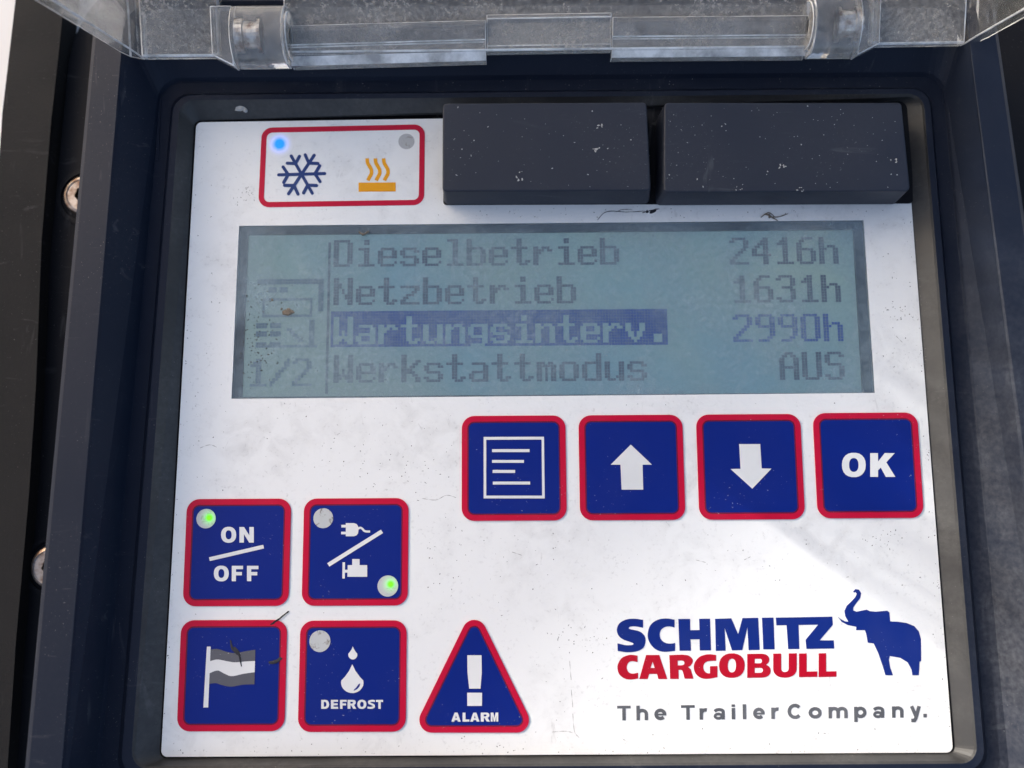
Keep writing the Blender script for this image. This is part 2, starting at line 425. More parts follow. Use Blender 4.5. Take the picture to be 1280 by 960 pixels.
# hinge pocket ribs moulded in the top step
b = MB()
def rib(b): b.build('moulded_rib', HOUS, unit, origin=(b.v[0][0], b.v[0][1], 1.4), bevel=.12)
b.slab([ribbon(spline(P([(196, 200), (200, 120), (206, 106), (222, 101), (318, 99)], 1.6), 5), .8)], 1.2, 1.62); rib(b); b = MB()
b.slab([ribbon(spline(P([(318, 98), (322, 92), (323, 70)], 1.6), 5), .8)], 1.2, 1.64); rib(b); b = MB()
b.slab([ribbon(spline(P([(1048, 96), (1062, 88), (1090, 87), (1160, 84), (1178, 90), (1181, 130)], 1.6), 5), .8)], 1.2, 1.62); rib(b)

# screws in the left flange
def screw(px, py):
    x, y = at(px, py, -14.2); z = -15
    b = MB(); b.slab([circ(x, y, 7.6, 40), circ(x, y, 6.5, 40)], z - .2, z + .5)
    ring = b.build('screw_washer', FLNG, unit, origin=(x, y, z), bevel=.2)
    b = MB()
    hexa = [(x + 2.2 * math.cos(math.radians(60 * k + 10)), y + 2.2 * math.sin(math.radians(60 * k + 10))) for k in range(6)]
    rings = []
    for r, zz in ((5.4, .0), (5.3, 1.0), (4.8, 1.8), (4.2, 2.1), (3.9, 1.9)): rings.append([(x + r * math.cos(k * math.pi / 18), y + r * math.sin(k * math.pi / 18), z + zz) for k in range(36)])
    b.loft(rings)
    b.tri([[(p[0], p[1]) for p in rings[-1]], hexa], z + 1.9)
    b.loft([[(q[0], q[1], z + .6) for q in hexa], [(q[0], q[1], z + 1.9) for q in hexa]]); b.tri([hexa], z + .6, 1)
    o = b.build('screw', [STEEL, FLNG], unit, origin=(x, y, z))
    tag(o, 'tarnished steel socket screw half hidden by the rail')
screw(106, 245); screw(66, 708)

# label sheet with the display cut-out
lab = rquad([at(*p, .15) for p in ((245, 152.5), (1131, 139), (1191.8, 941), (200.8, 946.5))], 1.4)
lcd_q = [at(*p, .15) for p in ((298.5, 282), (1080, 275), (1094, 491), (289, 498.5))]
hole = [lcd_q[3], lcd_q[2], lcd_q[1], lcd_q[0]]
b = MB(); b.slab([lab, hole], -5.9, .0)
sheet = b.build('front_label', LABEL, unit, origin=(8.8, 10.5, 0)); tag(sheet, 'dirty white printed front label')

# ------------------------------------------------------------------ lettering
HEAVY = False
def GL(ch):
    s, h = .33, .23
    ell = lambda cx, cy, rx, ry, a0, a1, n=22: [(cx + rx * math.copysign(abs(math.cos(math.radians(a0 + (a1 - a0) * k / n))) ** .88, math.cos(math.radians(a0 + (a1 - a0) * k / n))), cy + ry * math.copysign(abs(math.sin(math.radians(a0 + (a1 - a0) * k / n))) ** .88, math.sin(math.radians(a0 + (a1 - a0) * k / n)))) for k in range(n + 1)]
    if ch == 'I': return [[(0, 0), (1, 0), (1, 1), (0, 1)]]
    if ch == 'L': return [[(0, 0), (1, 0), (1, h), (.42, h), (.42, 1), (0, 1)]]
    if ch == 'F': return [[(0, 0), (.37, 0), (.37, .38), (.9, .38), (.9, .6), (.37, .6), (.37, .78), (1, .78), (1, 1), (0, 1)]]
    if ch == 'E': return [[(0, 0), (1, 0), (1, h), (.37, h), (.37, .4), (.93, .4), (.93, .61), (.37, .61), (.37, .78), (.98, .78), (.98, 1), (0, 1)]]
    if ch == 'T': return [[(.33, 0), (.67, 0), (.67, .77), (1, .77), (1, 1), (0, 1), (0, .77), (.33, .77)]]
    if ch == 'H': return [[(0, 0), (s, 0), (s, .39), (1 - s, .39), (1 - s, 0), (1, 0), (1, 1), (1 - s, 1), (1 - s, .63), (s, .63), (s, 1), (0, 1)]]
    if ch == 'N': return [[(0, 0), (.31, 0), (.31, .55), (.68, 0), (1, 0), (1, 1), (.69, 1), (.69, .46), (.32, 1), (0, 1)]]
    if ch == 'M': return [[(0, 0), (.25, 0), (.25, .68), (.41, 0), (.59, 0), (.75, .68), (.75, 0), (1, 0), (1, 1), (.65, 1), (.5, .38), (.35, 1), (0, 1)]]
    if ch == 'K': return [[(0, 0), (.31, 0), (.31, .27), (.42, .39), (.62, 0), (1, 0), (.64, .61), (.98, 1), (.58, 1), (.31, .64), (.31, 1), (0, 1)]]
    if ch == 'A': return [[(0, 0), (.31, 0), (.36, .17), (.64, .17), (.69, 0), (1, 0), (.66, 1), (.34, 1)], [(.42, .38), (.58, .38), (.5, .7)]]
    if ch == 'O': return [ell(.5, .5, .5, .515, 0, 360)[:-1], ell(.5, .5, .16 if HEAVY else .20, .29, 0, 360)[:-1]]
    if ch == 'D': return [[(0, 0), (.45, 0)] + ell(.45, .5, .55, .5, -90, 90)[1:-1] + [(.45, 1), (0, 1)], [(.33, .22), (.42, .22)] + ell(.42, .5, .25, .28, -90, 90)[1:-1] + [(.42, .78), (.33, .78)]]
    if ch == 'B': return [[(0, 0), (.6, 0)] + ell(.6, .28, .4, .28, -90, 75)[1:] + ell(.58, .75, .36, .25, -60, 90) + [(0, 1)], [(.32, .2), (.55, .2)] + ell(.55, .305, .12, .105, -90, 90)[1:-1] + [(.55, .41), (.32, .41)], [(.32, .6), (.52, .6)] + ell(.52, .695, .11, .095, -90, 90)[1:-1] + [(.52, .79), (.32, .79)]]
    if ch == 'R': return [[(0, 0), (.32, 0), (.32, .38), (.42, .38), (.64, 0), (1, 0), (.74, .43)] + ell(.58, .71, .36, .29, -50, 90) + [(0, 1)], [(.32, .58), (.5, .58)] + ell(.5, .685, .12, .105, -90, 90)[1:-1] + [(.5, .79), (.32, .79)]]
    if ch == 'C': return [ell(.52, .5, .52, .515, 50, 310) + [(.93, .32)] + ell(.54, .5, .22, .27, 300, 60) + [(.93, .68)]]
    if ch == 'G': return [ell(.52, .5, .52, .515, 50, 305) + [(.98, .12), (.98, .56), (.56, .56), (.56, .36), (.68, .36), (.68, .25)] + ell(.54, .5, .23, .28, 285, 60) + [(.92, .70)]]
    if ch == 'U': return [[(0, 1), (0, .38)] + ell(.5, .38, .5, .395, 180, 360)[1:-1] + [(1, .38), (1, 1), (.66, 1), (.66, .38)] + ell(.5, .38, .16, .16, 360, 180)[1:-1] + [(.34, .38), (.34, 1)]]
    if ch == 'S': return [ribbon(spline([(.93, .855), (.72, .893), (.46, .885), (.23, .80), (.23, .66), (.42, .565), (.62, .48), (.80, .36), (.78, .20), (.54, .115), (.28, .108), (.04, .15)], 5), [.22] * 11 + [.235] * 34 + [.22] * 11)]
    if ch == 'Z': return [[(0, 0), (1, 0), (1, h), (.45, h), (1, .78), (1, 1), (0, 1), (0, .77), (.55, .77), (0, .22)]]
    if ch == '!': return [[(.5, .0), (1, 0), (1, 1), (0, 1)]]
def glyph(b, ch, x0, x1, yb, yt, z, o=(0, 0), s=1.0, slant=0, m=0, th=.02):
    """letter ch in the box x0..x1, yb..yt (picture y runs down)"""
    yb0, yb1 = yb if isinstance(yb, tuple) else (yb, yb); yt0, yt1 = yt if isinstance(yt, tuple) else (yt, yt)
    loops = [[(lambda X, lo, hi: at(o[0] + X / s, o[1] + (lo + (hi - lo) * v) / s, z))(x0 + (x1 - x0) * u, yb0 + (yb1 - yb0) * u, yt0 + (yt1 - yt0) * u) for u, v in l] for l in GL(ch)]
    b.slab(loops, z - th, z, m)
def word(b, txt, xs, yb, yt, z, o, s, m=0):
    for ch, (x0, x1) in zip(txt, xs): glyph(b, ch, x0, x1, yb, yt, z, o, s, m=m)

# ------------------------------------------------------------------ buttons
ZB, ZS = .22, .27
def button(px, kind_label):
    lt, lb, rt, rb, tl, tr, bl, br = px
    q = [at(lt, tl, ZB), at(rt, tr, ZB), at(rb, br, ZB), at(lb, bl, ZB)]
    cx = sum(p[0] for p in q) / 4; cy = sum(p[1] for p in q) / 4
    outer = rrect(cx - 12, cy - 12, cx + 12, cy + 12, 2.9); mid = inset(outer, 1.3); inn = inset(outer, 1.62)
    b = MB(); b.slab([inset(outer, 1.5)], .0, ZB - .04)
    bt = b.build('button', BLUE, unit, origin=(cx, cy, 0)); tag(bt, kind_label)
    b = MB(); b.slab([outer, mid], .0, ZB, 0); b.slab([mid, inn], .0, ZB - .02, 1)
    b.build('border', [RED, DRED], bt, origin=(cx, cy, 0))
    return bt, (cx, cy)
def symbol(b, bt, c, m=None, name='symbol'):
    return b.build(name, m or [WHITE, GREY, BLUE], bt, origin=(c[0], c[1], ZS))
def lamp(bt, x, y, r, o, s, lit=None, dot=None):
    cx, cy = at(o[0] + x / s, o[1] + y / s, ZS); rr = r / s / 5.43
    og = (cx, cy)
    if dot: og = at(o[0] + dot[0] / s, o[1] + dot[1] / s, ZS)
    b = MB(); b.slab([circ(cx, cy, rr, 36)], .1, ZS + .02)
    l = b.build('indicator_lamp', LENSG if lit else LENS, bt, origin=(og[0], og[1], ZS + .02))
    tag(l, 'round lamp lit green' if lit else 'round unlit grey lamp'); return l
def line_px(b, p, q, w, z, o, s, m=0):
    b.slab([P(ribbon([p, q], w), z, o, s)], z - .02, z, m)

# list menu
o_, s_ = (560, 500), 4.267
bt, c = button((578, 577, 706.5, 708.1, 520, 519.5, 651, 650.5), 'blue button with a white list page icon')
b = MB(); b.slab([P([(190, 197), (512, 196), (516, 525), (190, 525)], ZS, o_, s_), P([(204, 212), (499, 211), (502, 510), (204, 510)], ZS, o_, s_)], ZS - .02, ZS)
for x0, x1, y0, y1 in ((235, 435, 262, 278), (235, 405, 320, 335), (238, 358, 373, 389), (239, 438, 435, 451)):
    b.slab([P([(x0, y0), (x1, y0), (x1, y1), (x0, y1)], ZS, o_, s_)], ZS - .02, ZS)
symbol(b, bt, c)
# arrow up
bt, c = button((722.6, 724.8, 853, 857.6, 519, 518.5, 650.5, 650), 'blue button with a white up arrow')
b = MB(); b.slab([P([(975, 238), (1088, 345), (1038, 345), (1041, 478), (926, 478), (920, 345), (868, 345)], ZS, o_, s_)], ZS - .02, ZS); symbol(b, bt, c)
# arrow down
o_ = (860, 500)
bt, c = button((870, 874.5, 1000.6, 1006, 518, 517.3, 650, 649.2), 'blue button with a white down arrow')
b = MB(); b.slab([P([(273, 235), (385, 235), (393, 365), (445, 366), (343, 473), (227, 368), (280, 367)], ZS, o_, s_)], ZS - .02, ZS); symbol(b, bt, c)
# OK
bt, c = button((1017.5, 1023, 1146, 1153.7, 516.5, 515.7, 648, 647), 'blue button reading OK')
b = MB(); word(b, 'OK', ((821, 948), (972, 1106)), 410, 283, ZS, o_, s_); symbol(b, bt, c, name='lettering')
# ON OFF
o_, s_ = (210, 610), 4.0
bt, c = button((234, 229.5, 363, 360, 624.5, 623.7, 757.3, 757), 'blue button reading ON OFF with a green lamp')
b = MB(); word(b, 'ON', ((265, 341), (357, 429)), 273, 195, ZS, o_, s_)
line_px(b, (207, 356), (478, 293), 19, ZS, o_, s_)
word(b, 'OFF', ((229, 304), (319, 375), (395, 452)), 466, 389, ZS, o_, s_); symbol(b, bt, c, name='lettering')
lamp(bt, 190, 153, 48, o_, s_, True, (207, 149))
# plug / engine
bt, c = button((380, 376.7, 511.7, 509, 622.5, 621.8, 758.3, 757.5), 'blue button with plug and engine icons')
lamp(bt, 776, 151, 49, o_, s_); lamp(bt, 1099, 490, 51, o_, s_, True, (1113, 481))
o_, s_ = (380, 620), 6.854
b = MB()
b.slab([P([(358, 345), (358, 328), (318, 328), (318, 306), (358, 306), (358, 270), (320, 270), (320, 247), (358, 247), (358, 232), (428, 232), (450, 240), (463, 258), (467, 288), (463, 320), (450, 337), (428, 345)], ZS, o_, s_)], ZS - .02, ZS)
b.slab([P(ribbon(spline([(462, 280), (482, 272), (500, 281), (516, 298), (536, 304), (566, 304)]), 18), ZS - .005, o_, s_)], ZS - .02, ZS - .005)
line_px(b, (208, 590), (668, 303), 34, ZS, o_, s_)
b.slab([P([(330, 568), (351, 568), (351, 632), (374, 632), (374, 592), (413, 592), (413, 540), (476, 540), (476, 592), (541, 592), (541, 692), (372, 692), (372, 656), (351, 656), (349, 707), (328, 707)], ZS, o_, s_)], ZS - .02, ZS)
symbol(b, bt, c)
# flag
o_, s_ = (200, 760), 4.8
bt, c = button((227, 221, 358.7, 355, 774.8, 774.3, 915, 914.6), 'blue button with a striped flag on a pole')
e1 = spline([(303, 250), (345, 246), (400, 263), (450, 271), (505, 261), (572, 250)])
e2 = spline([(300, 319), (345, 309), (400, 319), (450, 326), (510, 321), (570, 318)])
e3 = spline([(296, 392), (345, 375), (385, 393), (430, 409), (500, 395), (568, 385)])
e4 = spline([(294, 456), (335, 451), (370, 462), (425, 472), (500, 460), (566, 458)])
b = MB()
for a_, c_, k in ((e1, e2, 1), (e2, e3, 0), (e3, e4, 1)): b.slab([P(a_ + c_[::-1], ZS, o_, s_)], ZS - .02, ZS - (.004 if k else 0), k)
b.slab([P([(281, 232), (304, 232), (289, 597), (260, 597)], ZS + .01, o_, s_)], ZS - .02, ZS + .01); symbol(b, bt, c)
# defrost
o_, s_ = (360, 760), 6.0
bt, c = button((375.6, 372.5, 508.4, 506.8, 776, 775.8, 915, 914.5), 'blue button reading DEFROST with water drops')
def drop(cx, tip, cy, rx, ry):
    return [(cx, tip)] + [(cx + rx * .28, tip + (cy - tip) * .36), (cx + rx * .66, tip + (cy - tip) * .68)] + arc(cx, cy, rx, ry, -12, 192, 22) + [(cx - rx * .66, tip + (cy - tip) * .68), (cx - rx * .28, tip + (cy - tip) * .36)]
b = MB(); b.slab([P(drop(486, 288, 350, 34, 36), ZS, o_, s_)], ZS - .02, ZS)
b.slab([P(drop(482, 422, 560, 84, 78), ZS, o_, s_)], ZS - .02, ZS)
b.slab([P([(541, 564), (538, 586), (520, 608), (494, 621), (492, 615), (512, 596), (528, 572)], ZS + .01, o_, s_)], ZS - .02, ZS + .01, 2); symbol(b, bt, c)
b = MB(); word(b, 'DEFROST', ((249, 308), (322, 376), (390, 440), (447, 512), (520, 588), (594, 656), (660, 713)), 756, 689, ZS, o_, s_); symbol(b, bt, c, name='lettering')
lamp(bt, 239, 249, 77, o_, s_)
# alarm triangle
o_, s_ = (440, 760), 4.267
def tri_loop(r):
    ce = [at(o_[0] + x / s_, o_[1] + y / s_, ZB) for x, y in ((652, 131), (425, 596), (878, 596))]
    out = []
    C = [Vector(p) for p in ce]
    for i in (0, 1, 2):
        p, a, n_ = C[i], C[i - 1], C[(i + 1) % 3]
        d1 = (p - a).normalized(); d2 = (n_ - p).normalized()
        a0 = math.degrees(math.atan2(-d1.x, d1.y)); a1 = math.degrees(math.atan2(-d2.x, d2.y))
        a0 = math.degrees(math.atan2(-d1.x, d1.y)); n1 = Vector((d1.y, -d1.x)); n2 = Vector((d2.y, -d2.x))
        a0 = math.degrees(math.atan2(n1.y, n1.x)); a1 = math.degrees(math.atan2(n2.y, n2.x))
        while a1 < a0: a1 += 360
        out += arc(p.x, p.y, r, r, a0, a1, 10)
    return out
rO = 65 / s_ / 5.55
ou, mi, ii = tri_loop(rO), tri_loop(rO - 1.25), tri_loop(rO - 1.55)
ac = at(593, 865)
b = MB(); b.slab([tri_loop(rO - 1.45)], 0, ZB - .04); al = b.build('alarm_lamp', BLUE, unit, origin=(*ac, 0)); tag(al, 'blue triangle warning lamp reading ALARM')
b = MB(); b.slab([ou, mi], 0, ZB, 0); b.slab([mi, ii], 0, ZB - .02, 1); b.build('border', [RED, DRED], al, origin=(*ac, 0))
b = MB(); b.slab([P([(615, 252), (691, 252), (692, 345), (685, 430), (625, 430), (616, 345)], ZS, o_, s_)], ZS - .02, ZS)
b.slab([P([(614, 452), (694, 452), (693, 522), (615, 522)], ZS, o_, s_)], ZS - .02, ZS); symbol(b, al, ac)
b = MB(); word(b, 'ALARM', ((530, 580), (590, 626), (630, 680), (687, 736), (740, 780)), 606, 558, ZS, o_, s_); symbol(b, al, ac, name='lettering')

# status window with snowflake and heat icon
o_, s_ = (310, 140), 5.333
sq = rquad([at(o_[0] + x / s_, o_[1] + y / s_, ZB) for x, y in ((91, 103), (1179, 80), (1173, 618), (66, 634))], 2.6)
sc_ = at(428, 207)
b = MB(); b.slab([sq, inset(sq, 1.28)], 0, .08); sw = b.build('status_window', RED, unit, origin=(*sc_, 0)); tag(sw, 'red outlined status window with cooling and heating icons')
b = MB(); cen = Vector((356, 413)); k = 0
def fl(p, q, z):
    b.slab([P(ribbon([tuple(p), tuple(q)], 21, True), z, o_, s_)], .01, z)
ends = [(204, 419), (288, 293), (441, 288), (511, 410), (428, 541), (270, 545)]
for i in range(3): fl(Vector(ends[i]), Vector(ends[i + 3]), .06 + .004 * i)
for i, e in enumerate(ends):
    d = Vector(e) - cen; m_ = cen + d * .58; un = d.normalized(); L_ = d.length * .40
    for sg in (1, -1):
        a = math.radians(58 * sg); q = m_ + Vector((un.x * math.cos(a) - un.y * math.sin(a), un.x * math.sin(a) + un.y * math.cos(a))) * L_
        k += 1; fl(m_, q, .072 + .003 * k)
b.build('snowflake_symbol', NAVY, sw, origin=(*at(376, 217), .06))
b = MB(); b.slab([P([(737, 471), (984, 469), (985, 529), (737, 531)], .06, o_, s_)], .0, .06)
for dx in (0, 55, 110):
    b.slab([P(ribbon(spline([(794 + dx, 309), (797 + dx, 338), (809 + dx, 360), (822 + dx, 385), (822 + dx, 412), (810 + dx, 434), (799 + dx, 456)]), 24), .06, o_, s_)], .0, .06)
b.build('heat_symbol', ORNG, sw, origin=(*at(471, 217), .06))
lc = at(o_[0] + 210 / s_, o_[1] + 213 / s_, .05)
b = MB(); b.slab([circ(*lc, 3.5, 40)], .0, .05); tag(b.build('indicator_lamp', LAMPB, sw, origin=(*lc, .05)), 'small lamp lit blue')
lc = at(o_[0] + 1056 / s_, o_[1] + 196 / s_, .05)
b = MB(); b.slab([circ(*lc, 1.95, 36)], .0, .05); tag(b.build('indicator_lamp', LENSC, sw, origin=(*lc, .05)), 'small round unlit grey lamp')

# ------------------------------------------------------------------ display
ZL = -1.6
dq = [at(*p, ZL) for p in ((297, 281), (1082, 274), (1096, 492.5), (287, 500))]
ctr = (sum(p[0] for p in dq) / 4, sum(p[1] for p in dq) / 4)
big = [(dq[3][0] - .2, dq[3][1] - .2), (dq[2][0] + .2, dq[2][1] - .2), (dq[1][0] + .2, dq[1][1] + .2), (dq[0][0] - .2, dq[0][1] + .2)]
x0, x1, y0, y1 = hole[0][0] + .02, hole[1][0] - .02, hole[0][1] + .02, hole[2][1] - .02
b = MB(); b.slab([[(x0, y0), (x1, y0), (x1, y1), (x0, y1)]], -5.8, ZL)
disp = b.build('display', LCD, unit, origin=(*ctr, ZL)); tag(disp, 'grey green liquid crystal display with four text lines')
b = MB(); b.slab([[(x0, y0), (x1, y0), (x1, y1), (x0, y1)], [(x0 + 2.0, y0 + .5), (x1 - 2.3, y0 + .5), (x1 - 2.3, y1 - 1.9), (x0 + 2.2, y1 - 1.9)]], ZL, ZL + .7)
b.build('inner_frame', LCDE, disp, origin=(*ctr, ZL), bevel=.25)
b = MB(); b.slab([[(x0 + .03, y0 + .03), (x1 - .03, y0 + .03), (x1 - .03, y1 - .03), (x0 + .03, y1 - .03)]], -.5, -.06)
b.build('window_pane', PANE, disp, origin=(*ctr, 0))
FONT = {
 'D': '0 0 FC C6 C6 C6 C6 C6 C6 C6 C6 FC', 'i': '0 0 18 18 0 78 18 18 18 18 18 7E', 'e': '0 0 0 0 0 7C C6 C6 FE C0 C2 7C',
 's': '0 0 0 0 0 7C C6 C0 7C 06 C6 7C', 'l': '0 0 78 18 18 18 18 18 18 18 18 7E', 'b': '0 0 C0 C0 C0 FC C6 C6 C6 C6 C6 FC',
 't': '0 0 30 30 30 FC 30 30 30 30 36 1C', 'r': '0 0 0 0 0 DC F6 E0 C0 C0 C0 C0', 'N': '0 0 C6 C6 E6 E6 D6 D6 CE CE C6 C6',
 'z': '0 0 0 0 0 FE 06 0C 38 60 C0 FE', 'W': '0 0 C6 C6 C6 C6 C6 D6 D6 FE EE C6', 'a': '0 0 0 0 0 7C 06 06 7E C6 C6 7E',
 'u': '0 0 0 0 0 C6 C6 C6 C6 C6 CE 76', 'n': '0 0 0 0 0 DC E6 C6 C6 C6 C6 C6', 'g': '0 0 0 0 0 7E C6 C6 C6 7E 06 06 7C',
 'v': '0 0 0 0 0 C6 C6 C6 6C 6C 38 10', '.': '0 0 0 0 0 0 0 0 0 38 38 38', 'k': '0 0 C0 C0 C6 CC D8 F0 F8 CC C6 C6',
 'm': '0 0 0 0 0 EC FE D6 D6 D6 D6 D6', 'o': '0 0 0 0 0 7C C6 C6 C6 C6 C6 7C', 'd': '0 0 06 06 06 7E C6 C6 C6 C6 C6 7E',
 '2': '0 0 7C C6 06 06 0C 18 30 60 C0 FE', '4': '0 0 0C 1C 3C 6C CC CC FE 0C 0C 0C', '1': '0 0 18 38 78 18 18 18 18 18 18 7E',
 '6': '0 0 3C 60 C0 C0 FC C6 C6 C6 C6 7C', 'h': '0 0 C0 C0 C0 DC E6 C6 C6 C6 C6 C6', '3': '0 0 7C C6 06 06 3C 06 06 06 C6 7C',
 '9': '0 0 7C C6 C6 C6 7E 06 06 06 0C 78', '0': '0 0 7C C6 C6 C6 C6 C6 C6 C6 C6 7C', 'A': '0 0 38 6C C6 C6 C6 FE C6 C6 C6 C6',
 'U': '0 0 C6 C6 C6 C6 C6 C6 C6 C6 C6 7C', 'S': '0 0 7C C6 C0 C0 7C 06 06 06 C6 7C', '/': '0 0 02 06 06 0C 18 30 30 60 C0 80'}
PX = .665
ZT = ZL + .3
def cells(b, grid, x, y, m=0, gap=.09):
    """grid: set of (col,row from the top); x, y: the top left corner"""
    for c_, r_ in grid:
        X = x + c_ * PX; Y = y - r_ * PX; k = len(b.v); g = PX * gap / 2
        b.v += [(X + g, Y - PX + g, ZT), (X + PX - g, Y - PX + g, ZT), (X + PX - g, Y - g, ZT), (X + g, Y - g, ZT)]
        b.f.append((k, k + 1, k + 2, k + 3)); b.m.append(m)
def text_grid(s):
    g = set()
    for i, ch in enumerate(s):
        for r_, hx in enumerate(FONT[ch].split()):
            v = int(hx, 16)
            for k_ in range(8):
                if v >> (7 - k_) & 1: g.add((i * 8 + k_, r_))
    return g
rows = [('Dieselbetrieb', '2416h', 333.8), ('Netzbetrieb', '1631h', 381.6), ('Wartungsinterv.', '2990h', 430.6), ('Werkstattmodus', 'AUS', 478.6)]
for i, (l, r_, yb) in enumerate(rows):
    x, y = at(416.5, yb, ZT); y += 12 * PX
    xr = at((1049, 1052, 1055, 1057)[i], yb - (0, 0, 0, 0)[i], ZT)[0]; yr = at(1050, yb - 4, ZT)[1] + 12 * PX
    b = MB()
    if i == 2:
        g = text_grid(l); full = {(c_, q) for c_ in range(-1, 119) for q in range(0, 13)}
        cells(b, full - g, x, y, 1, .05)
    else: cells(b, text_grid(l), x, y, 0)
    b.build('menu_text', [SEG, SEGB], disp, origin=(x, y, ZT)); b = MB()
    cells(b, text_grid(r_), xr - (len(r_) * 8 - 1) * PX, yr, 1 if i == 2 else 0)
    b.build('reading_text', [SEG, SEGB], disp, origin=(xr, yr, ZT))
b = MB(); x, y = at(412, 303, ZT); yl = at(408, 495, ZT)[1]
cells(b, {(0, q) for q in range(int((y - yl) / PX))}, x - .3, y, 0)
b.build('divider_line', SEG, disp, origin=(x, y, ZT))
b = MB(); x, y = at(322, 349, ZT)
g = set()
for c_ in range(0, 24):
    g |= {(c_, 0), (c_, 1)}
for q in range(2, 12): g |= {(23, q), (22, q)}
for c_ in range(2, 20): g |= {(c_, 7), (c_, 13)}
for q in range(7, 14): g |= {(2, q), (19, q)}
for c_ in (4, 5, 6, 8, 9, 10): g |= {(c_, 3), (c_, 4)}
for c_ in (0, 1, 2, 3, 5, 6, 7, 8): g |= {(c_, 16), (c_, 17), (c_, 19), (c_, 20), (c_, 23)}
for q in range(15, 24): g |= {(19, q), (20, q)}
for c_ in range(0, 22): g.add((c_, 24))
for k_ in range(5): g |= {(11 + k_, 18 + k_), (12 + k_, 18 + k_)}
cells(b, g, x, y, 0, .08); b.build('menu_icon', SEGF, disp, origin=(x, y, ZT))
b = MB(); x, y = at(335, 480, ZT); cells(b, text_grid('1/2'), x - 5, y + 12 * PX - .6, 0)
b.build('page_number', SEGF, disp, origin=(x, y, ZT))

# ------------------------------------------------------------------ maker's mark
o_, s_ = (760, 730), 3.122
lg = at(905, 815)
def base_y(x): return 265 - 12 * (x - 35) / 848
def top_y(x): return 139 - 11 * (x - 35) / 848
b = MB(); ZG = .06
q1, k1 = (765, 765), 9.143
q2, k2 = (905, 760), 8.533
def blob(b, pts, o, k, hole=None, smooth=()):
    b.slab([P(pts, ZG, o, k)] + ([P(hole, ZG, o, k)] if hole else []), 0, ZG)
def sm(*runs):
    """runs of points joined by straight edges; a run of more than two points is a smooth curve"""
    out = []
    for q in runs: out += spline(q, 4) if len(q) > 2 else list(q)
    return out
blob(b, sm([(355, 90), (250, 77), (160, 87), (85, 130), (55, 200), (75, 270), (130, 315), (200, 340), (240, 356), (244, 368), (225, 378), (150, 378), (62, 357)], [(65, 445), (180, 460), (290, 447), (360, 405), (383, 330), (370, 270), (320, 225), (250, 205), (200, 194), (192, 182), (210, 168), (270, 165), (355, 180)]), q1, k1)
blob(b, sm([(715, 88), (620, 74), (520, 90), (440, 150), (408, 250), (425, 340), (490, 420), (590, 455), (720, 443)], [(722, 355), (660, 362), (600, 348), (558, 310), (545, 255), (560, 205), (605, 172), (660, 165), (715, 178)]), q1, k1)
blob(b, [(758, 80), (892, 79), (894, 208), (1000, 206), (996, 78), (1120, 77), (1131, 438), (1003, 440), (1001, 311), (896, 312), (903, 442), (772, 443)], q1, k1)
blob(b, [(418, 136), (481, 134), (508, 196), (525, 133), (586, 132), (592, 257), (549, 258), (544, 168), (524, 258), (484, 259), (455, 170), (459, 260), (421, 261)], o_, s_)
blob(b, [(405, 104), (527, 102), (540, 440), (420, 441)], q2, k2)
blob(b, [(553, 103), (1155, 92), (1160, 180), (1020, 345), (1170, 345), (1176, 432), (880, 436), (870, 340), (1005, 178), (795, 180), (803, 437), (685, 438), (668, 183), (560, 185)], q2, k2)
mark = b.build('maker_mark', LOGOB, unit, origin=(*lg, 0)); tag(mark, 'blue and red maker lettering beside an elephant')
b = MB()
blob(b, sm([(292, 500), (210, 490), (120, 520), (75, 580), (62, 640), (85, 715), (150, 762), (220, 772), (298, 760)], [(298, 695), (235, 705), (190, 688), (168, 635), (185, 583), (225, 562), (292, 572)]), q1, k1)
blob(b, [(312, 766), (390, 492), (540, 491), (632, 766), (530, 766), (515, 708), (425, 708), (408, 766)], q1, k1, [(440, 640), (488, 640), (464, 568)])
blob(b, sm([(665, 765), (655, 493)], [(800, 487), (880, 500), (924, 550), (905, 605), (870, 628)], [(900, 655), (932, 762)], [(830, 762), (812, 690), (795, 664), (760, 662)], [(763, 765)]), q1, k1, sm([(750, 556), (752, 610)], [(795, 611), (822, 600), (828, 580), (818, 562), (795, 555)]))
blob(b, sm([(1190, 492), (1100, 483), (1010, 508), (950, 570), (935, 640), (960, 710), (1020, 755), (1100, 763), (1205, 745)], [(1205, 618), (1120, 620)], [(1120, 702), (1078, 695), (1045, 650), (1052, 595), (1095, 563), (1190, 558)]), q1, k1)
HEAVY = True
for ch, x0_, x1_, a_, c_ in (('O', -53, 222, 742, 487), ('B', 248, 498, 743, 488), ('U', 525, 776, 739, 485), ('L', 800, 995, 736, 484), ('L', 1010, 1200, 735, 482)):
    glyph(b, ch, x0_, x1_, (a_ + 2, a_ - 2), (c_ + 2, c_ - 2), ZG, q2, k2, th=.06)
HEAVY = False
b.build('red_lettering', LOGOR, mark, origin=(*at(850, 835), 0))
el_ = [(957, 29), (966, 20), (979, 22), (988, 36), (984, 55), (968, 76), (957, 92), (957, 103), (970, 108), (990, 104), (1010, 100), (1022, 106), (1045, 108), (1090, 104), (1098, 111), (1101, 146), (1130, 147), (1165, 152), (1195, 164), (1213, 185), (1221, 215), (1222, 300), (1216, 303), (1213, 356), (1188, 356), (1185, 335), (1170, 306), (1140, 288), (1100, 281), (1096, 295), (1101, 325), (1112, 356), (1083, 356), (1072, 320), (1055, 270), (1037, 232), (1014, 229), (1008, 195), (1003, 180), (968, 180), (970, 167), (935, 160), (912, 148), (896, 126), (907, 136), (925, 146), (938, 147), (926, 125), (923, 105), (932, 85), (950, 68), (965, 52), (971, 39), (966, 31), (960, 34)]
